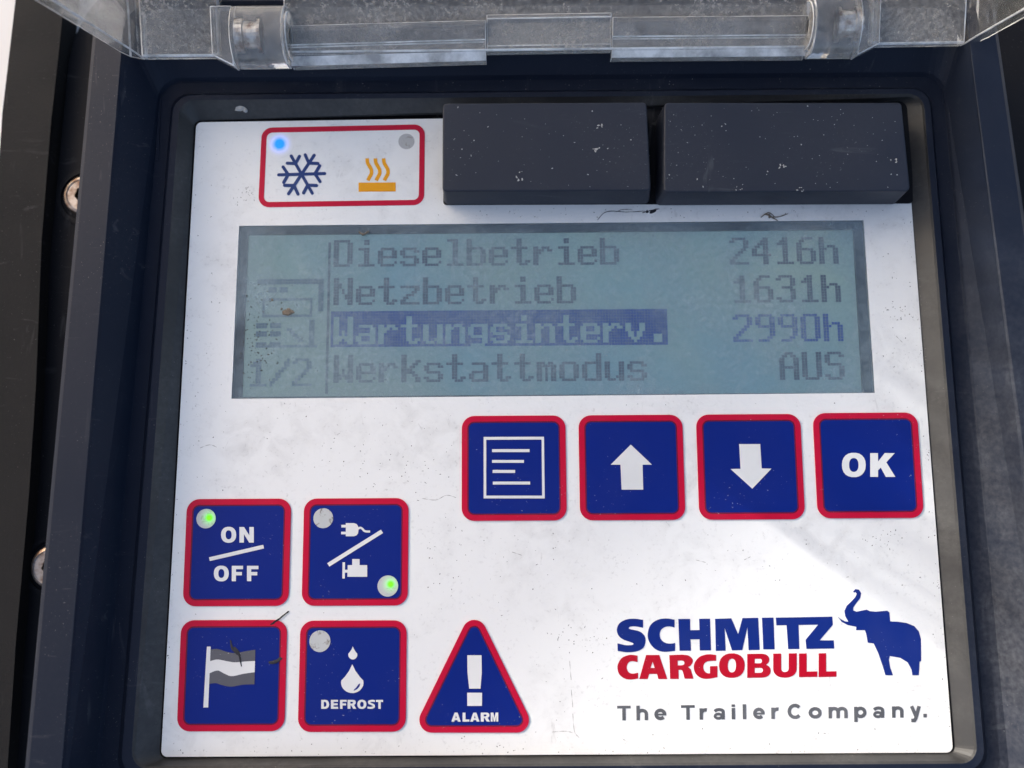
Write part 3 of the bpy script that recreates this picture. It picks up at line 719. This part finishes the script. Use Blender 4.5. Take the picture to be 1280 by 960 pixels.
b = MB(); b.slab([P(el_, ZG, o_, s_)], 0, ZG); b.build('elephant_emblem', LOGOB, mark, origin=(*at(1110, 795), 0))
# slogan in round grey letters
def sg(ch, w):
    t = .235; x = .775; ar = lambda a, b_, cx, cy, rx, ry: arc(cx, cy, rx, ry, a, b_, 14)
    stem = lambda xx, y0, y1: [(xx, y0), (xx + t, y0), (xx + t, y1), (xx, y1)]
    arch = lambda x0, x1: ribbon([(x0 + t / 2, .42)] + ar(160, 0, (x0 + x1) / 2, .44, (x1 - x0 - t) / 2, x - .44 - t * .46) + [(x1 - t / 2, 0)], t)
    if ch == 'T': return [[(0, 1), (0, .82), (w / 2 - t / 2, .82), (w / 2 - t / 2, 0), (w / 2 + t / 2, 0), (w / 2 + t / 2, .82), (w, .82), (w, 1)]]
    if ch == 'h': return [stem(0, 0, 1), arch(0, w)]
    if ch == 'n': return [stem(0, 0, x), arch(0, w)]
    if ch == 'm': return [stem(0, 0, x), arch(0, w / 2 + t / 2), arch(w / 2 - t / 2, w)]
    if ch == 'r': return [stem(0, 0, x), ribbon([(t / 2, .38)] + ar(165, 75, w * .8, .38, w * .8 - t / 2, x - .38 - t * .46), t)]
    if ch == 'i': return [stem(0, 0, x), stem(0, .85, 1.02)]
    if ch == 'l': return [stem(0, 0, 1.02)]
    if ch == '.': return [stem(0, 0, t * 1.05)]
    if ch == 'o': return [ribbon(ar(0, 360, w / 2, x / 2, (w - t) / 2, (x - t * .9) / 2), t)]
    if ch == 'p': return [stem(0, -.27, x), ribbon(ar(0, 360, w / 2 + .02, x / 2, (w - t) / 2 - .01, (x - t * .9) / 2), t)]
    if ch == 'e': return [ribbon(ar(0, 318, w / 2, x / 2, (w - t) / 2, (x - t * .9) / 2), t), [(t * .7, .31), (w - .01, .31), (w - .01, .44), (t * .7, .44)]]
    if ch == 'C': return [ribbon(ar(42, 318, w / 2 + .02, .5, (w - t) / 2, 1.03 / 2 - t * .45), t)]
    if ch == 'a': return [ribbon([(w * .10, .55)] + ar(150, 0, w * .48, .53, w * .52 - t * .55, x - .53 - t * .42) + [(w - t * .57, 0)], t * .92), ribbon(ar(0, 360, w * .42, .225, w * .42 - t * .42, .235 - t * .36), t * .80)]
    if ch == 'y': return [ribbon([(t * .45, x), (w * .55, .06)], t), ribbon([(w - t * .45, x), (w * .52, -.06), (w * .40, -.20), (w * .10, -.20)], t)]
b = MB(); n_ = 0
for ch, ox, x0_, x1_ in (('T', 765, 42, 150), ('h', 765, 195, 288), ('e', 765, 338, 435), ('T', 765, 553, 662), ('r', 765, 700, 762), ('a', 765, 812, 905), ('i', 765, 957, 985), ('l', 765, 1046, 1074), ('e', 765, 1128, 1222), ('r', 965, -6, 55),
        ('C', 965, 122, 242), ('o', 965, 292, 398), ('m', 965, 452, 605), ('p', 965, 657, 755), ('a', 965, 808, 900), ('n', 965, 960, 1052), ('y', 965, 1105, 1190), ('.', 965, 1211, 1237)):
    xa = ox + x0_ / 6.4; wpx = (x1_ - x0_) / 6.4; cap = 18.3
    for l in sg(ch, wpx / cap):
        n_ += 1; zz = ZG + .003 * (n_ % 3)
        pts = [(xa + u * cap + (.5 - v) * .3, 900.6 - (xa + u * cap - 779) * .0101 - v * cap) for u, v in l]
        if ch == 'o' or (ch in 'pa' and len(l) == 30):
            h_ = len(pts) // 2
            b.slab([P(pts[:h_ - 1], zz), P(pts[h_:-1], zz)], 0, zz)
        else: b.slab([P(pts, zz)], 0, zz)
b.build('slogan', SGREY, mark, origin=(*at(965, 898), 0))

# ------------------------------------------------------------------ raised cover blocks
sk = rquad([at(554, 119, .25), at(1139, 111, .25), at(1141, 254, .25), at(554, 256, .25)], .8)
b = MB(); b.slab([sk], .0, .25); b.build('cover_seat', FLNG, unit, origin=(40, 75, 0))
def block(top_px, name_label):
    zt = 9.0
    t = [at(*p, zt) for p in top_px]
    base = [(t[0][0] - .5, t[0][1] + .6), (t[1][0] + 1.2, t[1][1] + .6), (t[2][0] + 1.2, t[2][1] - .1), (t[3][0] - .5, t[3][1] - .1)]
    lo, hi = rquad(base, 1.2, 5), rquad(t, 1.0, 5)
    b = MB(); b.loft([[(x, y, .25) for x, y in lo], [(x, y, zt) for x, y in hi]], cap0=True, cap1=True)
    c_ = (sum(p[0] for p in t) / 4, sum(p[1] for p in t) / 4)
    o = b.build('cover_block', COVR, unit, origin=(*c_, 0), bevel=.35); tag(o, name_label)
block([(553.5, 129), (808, 127.5), (813.5, 238), (553, 239)], 'black raised cover block beside the status window')
block([(830.5, 128), (1127, 128), (1138, 238.5), (830, 240)], 'wider black raised cover block at the right corner')

# ------------------------------------------------------------------ clear lid, folded up
LD = Vector((0, -.215, .977)); LT = Vector((0, .977, .215))       # along the lid, and across its hinge wall
lidc = at(640, 66, 11)
def lid_pt(px, py, z=11): return Vector((*at(px, py, z), z))
def quad_prism(b, a0, a1, h, th):
    """wall: lower edge from a0 to a1, height h along LT, thickness th away from the viewer"""
    n = -LD * th
    f = [a0, a1, a1 + LT * h, a0 + LT * h]
    b.loft([[tuple(p + n) for p in f], [tuple(p) for p in f]], cap0=True, cap1=True)
def bar(b, a0, a1, prof, fr=()):
    """profile (up, out) extruded from a0 to a1"""
    r0 = [tuple(a0 + LT * u + LD * w) for u, w in prof]; r1 = [tuple(a1 + LT * u + LD * w) for u, w in prof]
    k0 = len(b.f); b.loft([r1, r0], cap0=True, cap1=True)
    for k in fr: b.m[k0 + k] = 1
HW = 19.0
b = MB()
a0 = lid_pt(176, 71) + LT * (HW - 2.4) + LD * .5 + Vector((.5, 0, 0)); a1 = lid_pt(1207, 54) + LT * (HW - 2.4) + LD * .5 - Vector((.5, 0, 0))
f = [a0, a1, a1 + LD * 165, a0 + LD * 165]
b.loft([[tuple(p) for p in f], [tuple(p + LT * 2.2) for p in f]], cap0=True, cap1=True)
lid = b.build('clear_lid', SHEET, unit, origin=(*lidc, 11), bevel=.4, fix=True); tag(lid, 'scuffed clear plastic lid folded up on its hinge')
b = MB(); quad_prism(b, lid_pt(176, 71), lid_pt(276, 70), HW, 2.6); b.build('hinge_wall', CLEAR, lid, origin=(*lidc, 11), bevel=.5)
b = MB(); quad_prism(b, lid_pt(1086, 56), lid_pt(1207, 54), HW, 2.6); b.build('hinge_wall', CLEAR, lid, origin=(*lidc, 11), bevel=.5)
b = MB(); quad_prism(b, lid_pt(356, 66), lid_pt(1014, 59), HW, 2.4); b.build('hinge_web', CLEAR, lid, origin=(*lidc, 11), bevel=.4)
# stepped strips along the hinge
b = MB()
prof = [(0, -2.2), (.3, .2), (2.1, 1.1), (4.0, 1.5), (4.4, 1.9), (7.6, 2.4), (8.6, 2.2), (8.8, .2), (8.8, -2.2)]
bar(b, lid_pt(364, 84.5, 9), lid_pt(608, 77.5, 9), prof, (1,))
b.build('hinge_strip', [SOLID, FROST_LIT], lid, origin=(*lidc, 11), bevel=.15)
b = MB(); bar(b, lid_pt(764, 74, 9), lid_pt(1007, 72, 9), prof, (1,))
b.build('hinge_strip', [SOLID, FROST_LIT], lid, origin=(*lidc, 11), bevel=.15)
b = MB(); bar(b, lid_pt(609, 66.5, 9.5), lid_pt(763, 64, 9.5), [(0, -1.6), (.2, .8), (1.2, 1.3), (1.8, 1.1), (6, 1.5), (7, 1.9), (8, 1.6), (8.2, -1.6)])
b.build('hinge_strip', [SOLID, FROST_LIT], lid, origin=(*lidc, 11), bevel=.15)
# knuckles
def knuckle(xa, xb, yb, xflange, inner_right):
    z = 10
    a0, a1 = lid_pt(xa, yb, z), lid_pt(xb, yb - (xb - xa) * .008, z)
    b = MB()
    r = 6.6; cu_ = 6.6
    pr = [(0, -1.5), (0, 1.2)] + [(cu_ - r * math.cos(math.radians(k)), 1.0 + r * .62 * math.sin(math.radians(k))) for k in range(12, 170, 12)] + [(13.2, -1.5)]
    ins = [(cu_ + 1.7 * math.cos(math.radians(k)), .6 + 1.7 * math.sin(math.radians(k))) for k in range(0, 360, 20)]
    bar(b, a0, a1, pr)
    kn = b.build('hinge_knuckle', SOLID, lid, origin=tuple(a0), bevel=.3, smooth=True)
    d = (a1 - a0).normalized()
    # flange on the outer side
    f0, f1 = (a0, a0 + d * 5.4) if inner_right else (a1, a1 - d * 5.4)
    b = MB()
    q0 = f0 - d * 5.0 if inner_right else f0 + d * 5.0
    pf = [(0, -1.5), (0, 2.4), (13, 2.4), (13, -1.5)]
    r_a = [tuple(q0 + LT * (u + (2.2 if u < 1 else 0)) + LD * w) for u, w in pf]
    r_b = [tuple(f0 + d * .02 + LT * (u - (.3 if u < 1 else 0)) + LD * w) for u, w in pf]
    r_c = [tuple(f1 + LT * (u - (.3 if u < 1 else 0)) + LD * w) for u, w in pf]
    b.loft([r_a, r_b] if True else [], cap0=True, cap1=True)
    b.build('hinge_flange', SOLID, lid, origin=tuple(f0), bevel=.3, fix=True)
    # ring boss near the inner end, pin hole and pin
    e = a1 if inner_right else a0; s = 1 if inner_right else -1
    b = MB(); cen = e + LT * cu_ + LD * 1.0
    def ringp(rad, off): return [tuple(cen + d * (s * off) + LT * (rad * math.cos(k * math.pi / 12)) + LD * (rad * .8 * math.sin(k * math.pi / 12))) for k in range(24)]
    b.loft([ringp(5.4, -.6), ringp(5.4, .7), ringp(2.1, .75), ringp(2.1, -.5)])
    b.build('hinge_boss', SOLID, lid, origin=tuple(cen), bevel=.2, fix=True)
    b = MB(); b.loft([ringp(1.9, -.4), ringp(1.9, .3)], cap0=True, cap1=True)
    b.build('pin_hole', FLNG, lid, origin=tuple(cen), fix=True)
    b = MB(); b.loft([ringp(3.2, -11.5), ringp(3.2, -9.6), ringp(2.5, -9.5), ringp(2.5, -6.5), ringp(3.2, -6.4), ringp(3.2, -5.6)], cap0=True, cap1=True)
    b.build('hinge_pin', BRIGHT, lid, origin=tuple(cen), fix=True)
knuckle(297, 363, 85, 270, True)
knuckle(1008, 1066, 72, 1088, False)
# corners, side walls and the big plate that stands towards the viewer
for side in (-1, 1):
    b = MB()
    e = lid_pt(176, 71) if side < 0 else lid_pt(1207, 54)
    c1 = e + Vector((side * 1.6, 0, 0)) + LD * .9; c2 = e + Vector((side * 3.2, 0, 0)) + LD * 3.0
    far = c2 + LD * 166 + Vector((side * 3, 0, 0))
    th = Vector((-side * 3.4, 0, 0))
    n = -LD * 2.6
    A = [e, c1, c2, far]; B_ = [e + n, c1 + n * .6 + Vector((side * 2.2, 0, 0)) * .4, c2 + Vector((side * 0.0, 0, 0)), far]
    outl = [e + n, c1 + n * .5 + Vector((side * 1.0, 0, 0)), c2, far]
    innl = [e, e + LD * 1.0 + Vector((-side * .1, 0, 0)), c2 + th + LD * 1.2, far + th]
    rings = []
    for o1, i1 in zip(outl, innl): rings.append([tuple(o1), tuple(o1 + LT * HW), tuple(i1 + LT * HW), tuple(i1)])
    b.loft(rings, cap0=True, cap1=True)
    b.build('lid_side_wall', SHEET, lid, origin=tuple(e), bevel=.3, fix=True)
# ------------------------------------------------------------------ dirt lying on the unit
def speck_loop(x, y, r, n=7, e=1.0, a=None):
    a = random.uniform(0, 6.28) if a is None else a; out = []
    for k in range(n):
        rr = r * random.uniform(.55, 1.25); t_ = 2 * math.pi * k / n
        u, v = rr * math.cos(t_) * e, rr * math.sin(t_) / e
        out.append((x + u * math.cos(a) - v * math.sin(a), y + u * math.sin(a) + v * math.cos(a)))
    return out
def lump(b, x, y, z, r, h, e=1.0, m=0):
    lo = speck_loop(x, y, r, 9, e); hi = [(x + (p[0] - x) * .55, y + (p[1] - y) * .55) for p in lo]
    b.loft([[(p[0], p[1], z) for p in lo], [(p[0], p[1], z + h * random.uniform(.7, 1)) for p in hi]], mats=[m]); b.f.append(tuple(len(b.v) - 9 + k for k in range(9))); b.m.append(m)
b = MB()
for x0_, x1_, y0_, y1_, z, n in ((560, 805, 132, 236, 9.0, 60), (836, 1128, 132, 236, 9.0, 85)):
    for _ in range(n): lump(b, *at(random.uniform(x0_, x1_), random.uniform(y0_, y1_), z), z - .01, random.choice((.06, .08, .1, .12, .2)), .06, random.choice((1, 1, 1.5)))
for cx, cy, n in ((750, 157, 7), (743, 187, 5), (979, 207, 5), (924, 236, 4), (1000, 237, 5), (1117, 200, 4), (649, 224, 4)):
    for _ in range(n): lump(b, *at(cx + random.gauss(0, 2.5), cy + random.gauss(0, 1.5), 9), 8.99, random.uniform(.12, .3), .12, 1.3)
for _ in range(80): lump(b, *at(random.uniform(330, 1130), random.uniform(86, 114), 1.6), 1.35, random.choice((.07, .1, .14)), .08)
for _ in range(70): lump(b, *at(random.uniform(500, 1080), random.uniform(285, 480), -.05), -.07, random.choice((.05, .07, .1, .13)), .05, random.choice((1, 1.4)))
for _ in range(90): lump(b, *at(random.uniform(1145, 1160) + 0, random.uniform(280, 460), .1), .0, .06, .05)
o = b.build('dust_specks', PALE); tag(o, 'pale dust specks scattered on the black covers and display', 'dust', kind='stuff')
b = MB()
def on_label(x, y):
    if 285 < x < 1100 and 270 < y < 502: return False
    if x > 550 and y < 262: return False
    return not any((x0_ < x < x1_ and y0_ < y < y1_) for x0_, y0_, x1_, y1_ in ((570, 510, 1160, 660), (222, 615, 518, 765), (215, 768, 515, 920), (520, 770, 668, 920), (318, 150, 535, 262), (765, 735, 1165, 910)))
cnt = 0
while cnt < 420:
    y = random.uniform(160, 938); x = random.uniform(252 - (y - 160) * .055, 1125 + (y - 160) * .078)
    if not on_label(x, y): continue
    lump(b, *at(x, y), -.01, random.choice((.05, .06, .08, .1, .15)), .05, random.choice((1, 1.3, 2.0))); cnt += 1
for cx, cy, n, sg in ((306, 243, 26, 7), (1118, 390, 24, 10), (325, 420, 0, 1), (500, 600, 30, 26), (715, 800, 24, 16), (800, 510, 26, 30), (440, 560, 22, 40), (560, 700, 18, 40), (1110, 670, 22, 14)):
    for _ in range(n):
        x, y = random.gauss(cx, sg), random.gauss(cy, sg * .7)
        if on_label(x, y): lump(b, *at(x, y), -.01, random.uniform(.06, .16), .05, random.choice((1, 1.6, 2.2)))
for _ in range(260):
    k = random.random()
    x, y = random.choice(((247 - k * 45 + abs(random.gauss(0, 4)), 160 + k * 775), (1139 + k * 51 - abs(random.gauss(0, 4)), 270 + k * 660), (210 + k * 970, 943 - abs(random.gauss(0, 5))), (580 + k * 540, 258 + random.uniform(0, 14))))
    if on_label(x, y) or y > 250: lump(b, *at(x, y), -.01, random.choice((.05, .07, .1, .14)), .05, random.choice((1, 1.5)))
for line in ([(528, 623), (545, 625), (558, 619), (570, 622)], [(712, 826), (714, 850)], [(714, 862), (716, 884)], [(716, 892), (718, 914), (724, 922)], [(690, 915), (707, 914), (716, 916)], [(250, 560), (262, 556), (271, 559)], [(870, 700), (882, 703)], [(640, 690), (652, 694)], [(1120, 420), (1128, 428)], [(930, 700), (938, 696)]):
    q = spline([at(*p) for p in line], 4)
    b.slab([ribbon(q, [.10 + .08 * math.sin(i * 2.3) for i in range(len(q))])], -.01, .012, 1)
for _ in range(120): lump(b, *at(abs(random.gauss(0, 22)) + 300, random.gauss(420, 40), -.05), -.07, random.uniform(.08, .22), .05, 1.4)
o = b.build('dirt_grains', [DIRT, FADED]); tag(o, 'dark dirt grains stuck on the white label and display corner', 'dirt', kind='stuff')

def strand(pts, z, w, h=.35, s=None):
    """thin bent strand lying at height z: swept six-sided tube"""
    b = MB(); q = spline([at(x, y, z) for x, y in pts], 5); rings = []
    for i, p in enumerate(q):
        a = Vector(q[max(0, i - 1)]); c_ = Vector(q[min(len(q) - 1, i + 1)]); d = (c_ - a).normalized(); nn = Vector((-d.y, d.x))
        ww = w * (.35 + .65 * math.sin(math.pi * min(1, (i + 1) / (len(q) + 1)))); zc = z + w * .45 + h * math.sin(math.pi * i / max(1, len(q) - 1))
        rings.append([(p[0] + nn.x * ww / 2 * math.cos(k * math.pi / 3), p[1] + nn.y * ww / 2 * math.cos(k * math.pi / 3), zc + ww / 2 * math.sin(k * math.pi / 3)) for k in range(6)])
    b.loft(rings, cap0=True, cap1=True); return b, q[0]
def debris(name, label, cat, strands, lumps, z, m=None, group=None, flat=1.0):
    b = MB(); org = None
    for pts, w, h in strands:
        s, p0 = strand(pts, z, w, h); k = len(b.v); b.v += s.v; b.f += [tuple(i + k for i in f) for f in s.f]; b.m += s.m; org = org or p0
    for x, y, r, h, e in lumps:
        lump(b, *at(x, y, z), z - .02, r, h, e); org = org or at(x, y, z)
    b.v = [(p[0] + random.uniform(-.06, .06) * (flat < 1), p[1] + random.uniform(-.06, .06) * (flat < 1), z + (p[2] - z) * flat) for p in b.v]
    o = b.build(name, m or DIRT, origin=(org[0], org[1], z)); return tag(o, label, cat, group)
debris('grass_scrap', 'thin dark grass scrap with a clump under the gap between the covers', 'dirt scrap', [([(747, 275), (754, 267), (764, 264), (783, 265), (806, 264)], .13, .1), ([(803, 266), (815, 263), (824, 261)], .22, .1), ([(770, 265), (778, 262), (790, 262)], .1, .1)], [(815, 265, .62, .3, 1.6), (809, 264.5, .4, .25, 1.2), (819, 263, .3, .2, 1.3)], .02, SMEAR, flat=.5)
debris('leaf_scrap', 'brown forked leaf scrap above the right part of the display', 'dirt scrap', [([(951, 272), (957, 268), (965, 272), (972, 276)], .42, .15), ([(963, 271), (974, 271), (985, 267)], .22, .1), ([(955, 269), (961, 266), (968, 271)], .28, .1)], [(962, 270, .5, .2, 1.5)], .02, STRAW, flat=.5)
debris('dirt_crumb', 'brown crumb on the left side of the display', 'dirt crumb', [], [(360, 391, 1.25, .5, 1.15), (363, 389, .7, .6, 1.3), (352, 386, .3, .3, 1), (340, 375, .35, .3, 1)], -.06, STRAW, flat=.4)
debris('dirt_crumb', 'small dark crumb at the top edge of the display', 'dirt crumb', [([(449, 290), (455, 294), (462, 289)], .5, .3)], [(455, 293, .45, .3, 1.2)], -.06, STRAW)
debris('dirt_smear', 'black dirt streak crossing the top right of the flag button', 'dirt smear', [([(338, 781), (347, 775), (361, 764)], .4, .1)], [(341, 780, .4, .2, 1.6)], .2, SMEAR, flat=.2)
debris('dirt_smear', 'short black smear on the right border of the flag button', 'dirt smear', [([(336, 828), (345, 827), (352, 822)], .8, .1)], [(342, 827, .5, .2, 1.8)], .2, SMEAR, flat=.2)
debris('dirt_smear', 'dark hooked smear on the white stripe of the flag', 'dirt smear', [([(288, 800), (291, 812), (298, 816), (302, 833)], .5, .05)], [(297, 816, .9, .15, 1.5)], .26, SMEAR, flat=.2)
debris('mud_crumb', 'dusty grey crumb on the bezel above the label corner', 'dirt crumb', [], [(300, 136, 1.2, .9, 1.35), (306, 137, .7, .6, 1.3)], 1.4, PALE)
debris('cobweb_strand', 'pale dusty thread below the clear hinge', 'cobweb', [([(612, 70), (650, 75), (700, 77), (740, 75), (770, 80), (788, 90)], .16, .3)], [], 1.6, PALE)

# ------------------------------------------------------------------ unseen board added to shade the unit, slanted to shape the shadow edge
def shade_top(px, py, xd):
    x, y = at(px, py, 0); t = (xd - x) / SUN.x
    return (xd, y + SUN.y * t, SUN.z * t)
XD = -1500
p1, p2 = Vector(shade_top(1300, 335, XD)), Vector(shade_top(640, 952, XD))
d = (p1 - p2); lo_ = p2 - d * ((p2.z + 18) / d.z); hi_ = p1 + d * .25
prof = [lo_, hi_, Vector((XD, hi_.y + 260, hi_.z)), Vector((XD, hi_.y + 260, -18))]
b = MB(); b.loft([[(XD - 18, p.y, p.z) for p in prof], [(XD, p.y, p.z) for p in prof]], cap0=True, cap1=True)
o = b.build('shade_board', HOUS, origin=(XD, lo_.y, -18), bevel=2, fix=True)
tag(o, 'added unseen black board left of the control unit, slanted to cast its shade', 'door')
